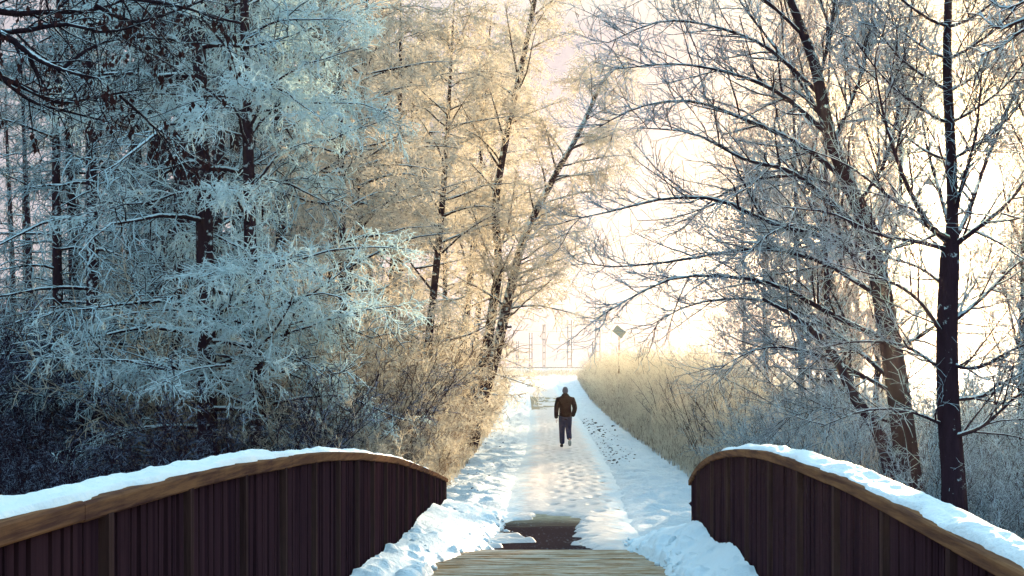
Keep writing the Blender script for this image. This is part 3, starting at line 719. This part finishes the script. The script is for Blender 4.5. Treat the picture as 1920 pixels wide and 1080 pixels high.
# dry grass on the verges (uncountable)
def grass(name, label, us, ds, h, mat):
    n = len(us); a = rng.uniform(0, 6.283, n); b = np.stack([us + .015 * ds, ds, ground_z(us, ds) - .02], -1)
    ln = h * rng.uniform(.4, 1.1, n); out_ = np.stack([np.cos(a), np.sin(a), 0 * a], -1) * (ln * rng.uniform(.05, .5, n))[:, None]
    P = np.stack([b, b + out_ * .3 + np.array([0, 0, 1.]) * (ln * .6)[:, None], b + out_ + np.array([0, 0, 1.]) * (ln * .95)[:, None]], 1)
    tag(obj(name, mesh_np(name, *tubes(P, np.tile([.005, .004, .002], (n, 1)) * rng.uniform(.7, 1.5, (n, 1)), 3), mat)), label, 'grass', kind='stuff')
n = 13000; ds = 19 + 90 * rng.random(n) ** 1.5; us = 2.95 + .35 * np.interp(ds, [19, 40], [0, 1]) + np.abs(rng.normal(0, 1.1, n))
grass('verge_grass', 'frosted dry grass along the right verge', us, ds, np.interp(us, [2.9, 3.6, 4.4, 6], [.25, 1.0, 2.0, 2.6]) * np.interp(ds, [19, 28, 36], [.6, .8, 1.1]), M_FT)
n = 6000; ds = 20.5 + 80 * rng.random(n) ** 1.5; us = -1.55 - np.abs(rng.normal(0, .5, n))
grass('verge_grass', 'frosted dry grass along the left verge', us, ds, np.interp(us, [-3, -1.5], [.9, .22]), M_FT)

n = 5000; ds = 112 + 40 * rng.random(n); us = rng.uniform(-9, 9, n); k = (us < PL(ds) - .4) | (us > PR(ds) + .4) | (ds > 121); us = us[k]; ds = ds[k]
grass('bank_grass', 'pale dry grass on the low railway bank beyond the path', us, ds, .75, M_FT)
# --- the leaning trunk at the left edge of the path
def leaning():
    d = 40.
    root = empty('leaning_tree', (X(885, d), d, GZ(X(885, d) - .6, d)), 'dark leaning tree with double trunk at the left edge of the path', 'tree')
    org = np.array(root.location)
    A = pxl([(878, 860), (905, 745), (925, 680), (942, 610), (958, 540), (985, 440), (1040, 330), (1085, 250), (1130, 150)], d, 30) - org
    B = pxl([(868, 850), (895, 720), (915, 640), (925, 570), (935, 500), (930, 380), (955, 230), (985, 90), (1008, -30), (1030, -160)], d + .3, 30) - org
    for P, R in ((A, np.linspace(.21, .05, 30)), (B, np.linspace(.17, .05, 30))):
        obj('trunk', mesh_np('trunk', *tubes(P[None], R[None], 9), M_BARK), root)
    P = np.stack([A, B]); R = np.stack([np.linspace(.21, .05, 30), np.linspace(.17, .05, 30)])
    st, sr = grow(P[:1], R[:1], 3, .25, .45, (.2, .35), (60, 80), 3, 0, .05, .3, .7, 1, (1.5, 0, 0), 0)
    L, LR = grow(P, R, 34, .36, 1., (1.6, 3.6), (30, 70), 7, .03, .1, .4, .2, .8, (.6, -.1, .3), .4, .035)
    obj('trunk', mesh_np('stub', *tubes(st, sr, 5), M_BARKD), root).name = 'branch_stub'
    limb_parts(root, L, LR, M_BARK, 4)
    V, Q = droop_crown(L, LR, 17, 6, 2, (.5, 1.3), (.22, .6), (.07, .2), .009, .08)
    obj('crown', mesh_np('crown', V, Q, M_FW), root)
leaning()

# --- the two dark trees on the right
def bare_crown(LP, LR, nb, n2, n3, Lb, L2, L3, rt=.0065, bias=(0, 0, .25)):
    b, br_ = grow(LP, LR, nb, .12, 1., Lb, (25, 60), 6, -.01, .11, .55, .35, .9, bias, .45, .016, .008)
    t, tr = grow(b, br_, n2, .1, 1., L2, (25, 65), 4, .0, .16, .7, .6, 1., bias, .35, rt, rt * .75)
    s, sr = grow(t, tr, n3, .15, 1., L3, (25, 65), 3, 0, .18, .9, .7, 1., bias, .2, rt * .85, rt * .65)
    return tubes(b, br_, 4), join([tubes(t, tr, 3), tubes(s, sr, 3)])
def right_a():
    d = 15.
    root = empty('bare_tree', (X(1785, d), d, .6), 'straight dark bare tree in front of the low sun, right of the bridge', 'tree')
    org = np.array(root.location)
    pts = [(1790, 1040), (1788, 900), (1778, 760), (1776, 620), (1780, 500), (1786, 400), (1782, 260), (1776, 130), (1778, 0), (1782, -160), (1784, -330)]
    TP = pxl(pts, d, 44) - org; TR = np.interp(np.linspace(0, 1, 44), [0, .1, .35, .42, .48, .8, 1], [.17, .125, .105, .10, .06, .04, .015])
    obj('trunk', mesh_np('trunk', *tubes(TP[None], TR[None], 12), M_BARKR), root)
    L = []
    def lb(pts, dep, r0): L.append((pxl([(p[0], p[1]) for p in pts], d, 12, dep) - org, np.linspace(r0, .006, 12)))
    # candelabra whorl below the sun
    lb([(1784, 450), (1745, 425), (1700, 345), (1660, 230), (1640, 120)], -1.0, .04)
    lb([(1784, 460), (1735, 420), (1670, 370), (1590, 310), (1500, 275)], .8, .035)
    lb([(1788, 450), (1815, 400), (1850, 300), (1900, 180), (1940, 70)], 1.2, .036)
    lb([(1788, 460), (1830, 430), (1890, 380), (1960, 290), (2040, 220)], -.9, .034)
    lb([(1784, 470), (1730, 455), (1650, 440), (1560, 400), (1480, 390)], -.6, .03)
    lb([(1786, 430), (1800, 360), (1830, 250), (1842, 120)], -.4, .03)
    lb([(1784, 440), (1762, 360), (1735, 260), (1722, 150)], .9, .028)
    # single limbs up and down the stem
    lb([(1776, 610), (1840, 560), (1900, 500), (1980, 440)], .5, .03)
    lb([(1776, 680), (1830, 690), (1900, 655), (1990, 620)], -.7, .03)
    lb([(1778, 750), (1850, 740), (1920, 700), (2000, 660)], .4, .03)
    lb([(1778, 820), (1840, 800), (1910, 740), (1990, 690)], -.9, .03)
    lb([(1776, 640), (1720, 560), (1650, 520), (1580, 500)], -.8, .026)
    lb([(1776, 700), (1700, 650), (1620, 640), (1540, 650)], .6, .026)
    lb([(1778, 800), (1700, 770), (1620, 770), (1540, 800)], -.5, .022)
    lb([(1780, 540), (1720, 500), (1660, 480), (1600, 440)], .5, .022)
    for y in (300, 230, 170, 110, 50, 0, -60, -120, -180, -240):
        for sgn in (-1, 1):
            k = rng.uniform(.7, 1.1); x = 1780
            lb([(x, y), (x + sgn * 45 * k, y - 20), (x + sgn * 120 * k, y - 80 * k), (x + sgn * 190 * k, y - 170 * k)], rng.uniform(-1.2, 1.2), .02)
    LP = np.array([a for a, b in L]); LR = np.array([b for a, b in L])
    limb_parts(root, LP, LR, M_BARKR, 6)
    b, tw = bare_crown(LP, LR, 14, 8, 2, (.35, 1.1), (.2, .55), (.07, .22), .0050)
    obj('branches', mesh_np('branches', *b, M_BARKR), root); obj('twigs', mesh_np('twigs', *tw, M_FR), root)
right_a()
def right_b():
    d = 17.5
    root = empty('bare_tree', (X(1695, d), d, .5), 'dark bare tree leaning left with long frosted limbs arching over the path', 'tree')
    org = np.array(root.location)
    pts = [(1715, 1000), (1700, 860), (1682, 720), (1662, 600), (1648, 520), (1628, 430), (1590, 340), (1552, 240), (1530, 130), (1490, 20), (1440, -110), (1400, -240)]
    TP = pxl(pts, d, 44) - org; TR = np.interp(np.linspace(0, 1, 44), [0, .1, .4, .7, 1], [.19, .15, .115, .07, .02])
    obj('trunk', mesh_np('trunk', *tubes(TP[None], TR[None], 12), M_BARKR), root)
    # second stem from the same foot
    SP = pxl([(1690, 990), (1655, 830), (1600, 740), (1560, 660), (1500, 600), (1430, 560)], d - .5, 24) - org; SR = np.linspace(.10, .02, 24)
    obj('trunk', mesh_np('trunk', *tubes(SP[None], SR[None], 8), M_BARKR), root)
    L = []
    def lb(pts, dep, r0): L.append((pxl([(p[0], p[1]) for p in pts], d, 14, dep) - org, np.linspace(r0, .006, 14)))
    lb([(1632, 450), (1560, 380), (1480, 320), (1400, 300), (1300, 250), (1200, 240)], -1., .045)
    lb([(1648, 520), (1560, 450), (1450, 420), (1350, 375), (1250, 372), (1150, 395), (1060, 415)], -.6, .045)
    lb([(1655, 560), (1560, 500), (1470, 470), (1380, 470), (1260, 490), (1150, 500), (1085, 490)], .9, .04)
    lb([(1668, 640), (1560, 590), (1470, 540), (1380, 520), (1270, 520), (1180, 560), (1130, 590)], -.9, .04)
    lb([(1680, 720), (1600, 650), (1510, 590), (1410, 560), (1300, 570), (1220, 610)], .6, .035)
    lb([(1682, 740), (1590, 690), (1500, 655), (1420, 655), (1350, 690)], -.4, .03)
    lb([(1690, 800), (1620, 775), (1550, 765), (1470, 785)], .7, .024)
    lb([(1590, 340), (1500, 270), (1400, 225), (1300, 190), (1200, 200), (1120, 240)], .6, .04)
    lb([(1560, 260), (1470, 180), (1380, 140), (1270, 120), (1150, 130)], -.7, .035)
    lb([(1540, 180), (1440, 90), (1340, 50), (1240, 40), (1140, 80)], .8, .03)
    lb([(1510, 70), (1420, -10), (1320, -40), (1210, -20)], -.5, .025)
    lb([(1480, 0), (1400, -80), (1300, -120), (1200, -110)], .5, .025)
    lb([(1648, 520), (1680, 420), (1690, 300), (1680, 170), (1690, 40)], .5, .035)
    lb([(1610, 380), (1660, 300), (1690, 180), (1700, 60), (1730, -60)], -.6, .03)
    lb([(1560, 270), (1600, 180), (1630, 70), (1640, -60)], .3, .03)
    lb([(1535, 150), (1560, 50), (1570, -60)], -.3, .025)
    lb([(1670, 660), (1740, 620), (1810, 560), (1860, 470)], .9, .03)
    lb([(1640, 480), (1560, 440), (1500, 420), (1440, 440), (1390, 490)], -1.5, .03)
    lb([(1600, 360), (1500, 330), (1410, 340), (1330, 380), (1280, 430)], 1.6, .03)
    lb([(1575, 300), (1530, 200), (1470, 110), (1400, 20), (1350, -60)], 1.8, .035)
    LP = np.array([a for a, b in L]); LR = np.array([b for a, b in L])
    limb_parts(root, LP, LR, M_BARKR, 6)
    b, tw = bare_crown(LP, LR, 26, 8, 2, (.4, 1.4), (.2, .6), (.07, .24), .0052)
    obj('branches', mesh_np('branches', *b, M_BARKR), root); obj('twigs', mesh_np('twigs', *tw, M_FR), root)
right_b()
copy_tree(next(o for o in D.objects if o.get('label', '').startswith('dark bare tree leaning left')), (X(1600, 31), 31, .2), .5, (.8, .8, .92), 'second leaning bare tree, farther back behind the long arching limbs', None)
# --- slender trees farther off on the right
def bare_kind(label, H, nl, Lm, group):
    root = empty('slender_tree', (0, 0, 0), label, 'tree', group)
    k = 24; t = np.linspace(0, 1, k)
    TP = np.stack([.15 * np.sin(t * 4 + rng.random() * 6), .15 * np.sin(t * 3 + rng.random() * 6), H * t - .3], -1); TR = np.linspace(.11, .015, k)
    LP, LR = grow(TP[None], TR[None], nl, .15, 1., (Lm * .6, Lm), (30, 55), 7, -.02, .08, .5, .2, .5, (0, 0, .2), .5, .03)
    obj('trunk', mesh_np('trunk', *join([tubes(TP[None], TR[None], 8), tubes(LP, LR, 4)]), M_BARKR), root)
    b, tw = bare_crown(LP, LR, 9, 6, 1, (.4, 1.2), (.25, .6), (.1, .25), .008)
    obj('twigs', mesh_np('twigs', *join([b, tw]), M_FR2), root)
    return root
M_FR2 = frost_mat('frost on hazy far twigs', .55, 5., .3, (.70, .70, .70), (.16, .09, .07), .5)
G_S = 'slender bare trees in the haze on the right'
sk = [bare_kind('x', 12, 46, 3.6, G_S), bare_kind('x', 14, 44, 3.9, G_S)]
SL = [(1560, 27, .8), (1500, 33, .85), (1640, 30, .8), (1930, 24, .8), (2010, 30, 1.), (1600, 46, .85), (1440, 44, .9), (1985, 44, 1.), (1540, 62, 1.), (1660, 74, .9), (1930, 70, 1.1), (1390, 68, .9)]
ORD = 'first second third fourth fifth sixth seventh eighth ninth tenth eleventh twelfth thirteenth fourteenth fifteenth sixteenth'.split()
for k, (px, d, s) in enumerate(SL):
    put(sk, k % 2, X(px, d) - .015 * d, d, rng.uniform(0, 6.3), s, ORD[sorted(SL).index((px, d, s))] + ' from the left of the slender hazy trees ' + ('close behind' if d < 36 else 'well behind' if d < 50 else 'far behind') + ' the dark trees', G_S)

# --- dark boughs reaching in from a tree off the left edge
def boughs():
    d = 10.
    root = empty('overhanging_tree', (-5.2, d, GZ(-5.3, d)), 'dark boughs with withered leaves overhanging the top left corner', 'tree')
    org = np.array(root.location)
    k = 30; z = np.linspace(-.3, 9, k); TP = np.stack([.15 * np.sin(z), .1 * np.cos(z), z], -1); TR = np.linspace(.22, .08, k)
    obj('trunk', mesh_np('trunk', *tubes(TP[None], TR[None], 10), M_BARKD), root)
    L = []
    def lb(pts, dep, r0): L.append((pxl([(p[0], p[1]) for p in pts], d, 14, dep) - org, np.linspace(r0, .005, 14)))
    lb([(-420, 60), (-120, 110), (0, 145), (60, 170), (110, 193), (190, 180), (280, 165)], .4, .035)
    lb([(-420, -20), (-120, 20), (0, 62), (70, 110), (130, 135), (195, 148)], -.5, .04)
    lb([(-420, -120), (-120, -20), (0, 22), (90, 22), (180, 18), (300, -30)], .6, .04)
    lb([(-420, 40), (-100, 50), (20, 60), (120, 45), (200, 60), (280, 40)], -.4, .03)
    lb([(0, 145), (60, 190), (130, 210), (210, 230)], .3, .016)
    lb([(110, 135), (170, 90), (240, 70), (330, 75)], .5, .016)
    lb([(225, 180), (270, 220), (325, 277)], .8, .012)
    lb([(-420, -180), (-100, -90), (60, -40), (200, -10), (330, 10), (420, 40)], .0, .04)
    lb([(180, 10), (250, 40), (330, 20), (430, -20)], .3, .018)
    LP = np.array([a for a, b in L]); LR = np.array([b for a, b in L])
    limb_parts(root, LP, LR, M_BARKD, 7)
    b, br_ = grow(LP, LR, 12, .3, 1., (.25, .75), (25, 65), 6, .03, .14, .5, .35, .9, None, .3, .012, .005)
    t, tr = grow(b, br_, 5, .1, 1., (.1, .3), (30, 70), 4, .05, .2, .7, .6, 1, None, .3, .005, .0035)
    obj('twigs', mesh_np('twigs', *join([tubes(b, br_, 4), tubes(t, tr, 3)]), M_BARKD), root)
    # withered leaves hanging in small bunches
    n = 260; ii = rng.integers(len(b) // 1, size=n); p = b[ii, 3 + rng.integers(3, size=n)]
    m_ = M('withered leaf'); m_ = m_.done(m_.bsdf((.05, .022, .022), .8, None, .05))
    k = 4; Vs = []; Qs = []; c = 0
    for q in p:
        for _ in range(3):
            a = rng.uniform(0, 6.28); l = rng.uniform(.03, .06); wv = l * .3; ax = np.array([math.cos(a), math.sin(a), 0]); ay = np.array([-math.sin(a), math.cos(a), 0]); o = q + rng.normal(0, .02, 3)
            Vs += [o, o + ax * wv + ay * wv * .4 - np.array([0, 0, l * .5]), o - np.array([0, 0, l]) + ay * wv, o - ax * wv + ay * wv * .4 - np.array([0, 0, l * .5])]; Qs.append((c, c + 1, c + 2, c + 3)); c += 4
    tag(obj('withered_leaves', mesh_np('withered_leaves', np.array(Vs), np.array(Qs), m_, smooth=False), root), kind='stuff')
boughs()
def bough_right():
    d = 7.
    root = empty('overhanging_tree', (5.2, d, GZ(5., d)), 'frosted bough reaching into the top right corner', 'tree')
    org = np.array(root.location)
    z = np.linspace(-.3, 8, 24); obj('trunk', mesh_np('trunk', *tubes(np.stack([.1 * np.sin(z), .1 * np.cos(z), z], -1)[None], np.linspace(.2, .07, 24)[None], 10), M_BARKR), root)
    L = []
    def lb(pts, r0): L.append((pxl(pts, d, 12, .3) - org, np.linspace(r0, .005, 12)))
    lb([(2600, -60), (2100, 0), (1960, 20), (1900, 45), (1870, 52), (1835, 25)], .016)
    lb([(2600, -60), (2050, 10), (1930, 50), (1880, 85), (1838, 103)], .014)
    lb([(2600, -100), (2080, -40), (1960, -15), (1890, 15), (1850, -5)], .012)
    LP = np.array([a for a, b in L]); LR = np.array([b for a, b in L])
    limb_parts(root, LP, LR, M_FR, 6)
    b, br_ = grow(LP, LR, 16, .55, 1., (.06, .2), (30, 70), 4, .03, .2, .6, .4, 1, None, .3, .006, .004)
    obj('twigs', mesh_np('twigs', *tubes(b, br_, 4), M_FR), root)
bough_right()

# ------------------------------------------------------------------ railway line in the haze
M_STEEL = M('galvanised steel'); M_STEEL = M_STEEL.done(M_STEEL.bsdf((.30, .29, .28), .6))
def mast(px, top, d, wpx):
    x = X(px, d); w_ = wpx / F * d / 2; zb = float(EYE - path_drop(d)) - .2; zt = Z(top, d)
    root = empty('railway_mast', (x, d, zb), 'lattice railway mast', 'mast', None); h = zt - zb
    leg = mesh_np('leg', *box((-.05, -.05, 0), (.05, .05, h)), M_STEEL, smooth=False)
    for s in (-1, 1): obj('leg', leg, root, (s * w_, 0, 0))
    rg = mesh_np('rung', *box((-w_, -.035, -.05), (w_, .035, .05)), M_STEEL, smooth=False)
    z = .5
    while z < h: obj('rung', rg, root, (0, 0, z)); z += max(.8, w_ * 3)
    return root
ms = [mast(970, 640, 172, 4), mast(995, 624, 166, 5), mast(1020, 608, 172, 4), mast(1068, 600, 166, 7), mast(1113, 640, 172, 4), mast(1121, 560, 158, 8)]
for o, l in zip(ms, ('leftmost faint lattice mast of the railway, near the leaning trunk', 'second faint lattice mast from the left on the railway', 'third and thinnest faint mast from the left on the railway', 'tall faint lattice mast above the head of the walker', 'short faint mast just beside the widest lattice mast', 'widest lattice mast of the railway, beside the hazy brush')):
    o['label'] = l; o['group'] = 'railway masts in the haze'
def wire(a, b, d, sag=.6):
    t = np.linspace(0, 1, 14); P = np.stack([X(a[0], d) + (X(b[0], d) - X(a[0], d)) * t, d + 0 * t, Z(a[1], d) + (Z(b[1], d) - Z(a[1], d)) * t - sag * 4 * t * (1 - t)], -1)
    return tubes(P[None], np.full((1, 14), .025), 3)
for a, b, l in (((1000, 680), (1130, 610), 'faint slanting overhead wire between the railway masts'), ((900, 616), (1300, 606), 'faint level overhead wire high over the railway'), ((900, 640), (1300, 632), 'faint level overhead wire low over the railway')):
    tag(obj('overhead_wire', mesh_np('overhead_wire', *wire(a, b, 164), M_STEEL)), l, 'wire', 'overhead wires')
t = np.linspace(-60, 80, 60)
for dd_, l in ((158.5, 'nearer rail of the distant railway line'), (160, 'farther rail of the distant railway line')):
    tag(obj('railway_track', mesh_np('railway_track', *tubes(np.stack([t, dd_ + 0 * t, EYE - path_drop(dd_ + 0 * t) + .08], -1)[None], np.full((1, 60), .07), 4), M_STEEL)), l, 'rail', 'rails')
# tilted sign board on a post in the brush
d = 58.; sg = empty('sign_post', (X(1160, d), d, GZ(X(1160, d) - .9, d)), 'tilted blank sign board on a post above the brush right of the path', 'sign')
h = Z(622, d) - sg.location.z
obj('post', mesh_np('post', *tubes(np.array([[(0, 0, -.2), (.01, 0, h * .5), (.02, 0, h + .05)]]), np.full((1, 3), .022), 8), M_FT), sg)
M_SIGN = M('yellowish board with haze in its colour'); M_SIGN = M_SIGN.done(M_SIGN.bsdf((.52, .48, .34), .6))  # paleness of distant haze put into the board colour
b = obj('board', mesh_np('board', *box((-.24, -.015, -.16), (.24, .015, .16)), M_SIGN, smooth=False), sg, (.02, -.05, h)); b.rotation_euler = (0, math.radians(38), 0)
b = obj('bracket', mesh_np('bracket', *box((-.05, -.035, -.03), (.05, .0, .03)), M_STEEL, smooth=False), sg, (.02, 0, h))

# ------------------------------------------------------------------ haze
if HAZE:
    hv = obj('haze', mesh_np('haze', *box((-260, -60, -8), (260, 320, 27)), None, smooth=False))
    m = M('winter haze'); v = m.n('ShaderNodeVolumePrincipled'); v.inputs['Density'].default_value = HAZE; v.inputs['Color'].default_value = (.97, .88, .80, 1); v.inputs['Anisotropy'].default_value = .88
    m.l(v.outputs[0], m.o.inputs['Volume']); hv.data.materials.append(m.m)
    tag(hv, 'pale winter haze over the path and wood', kind='stuff')
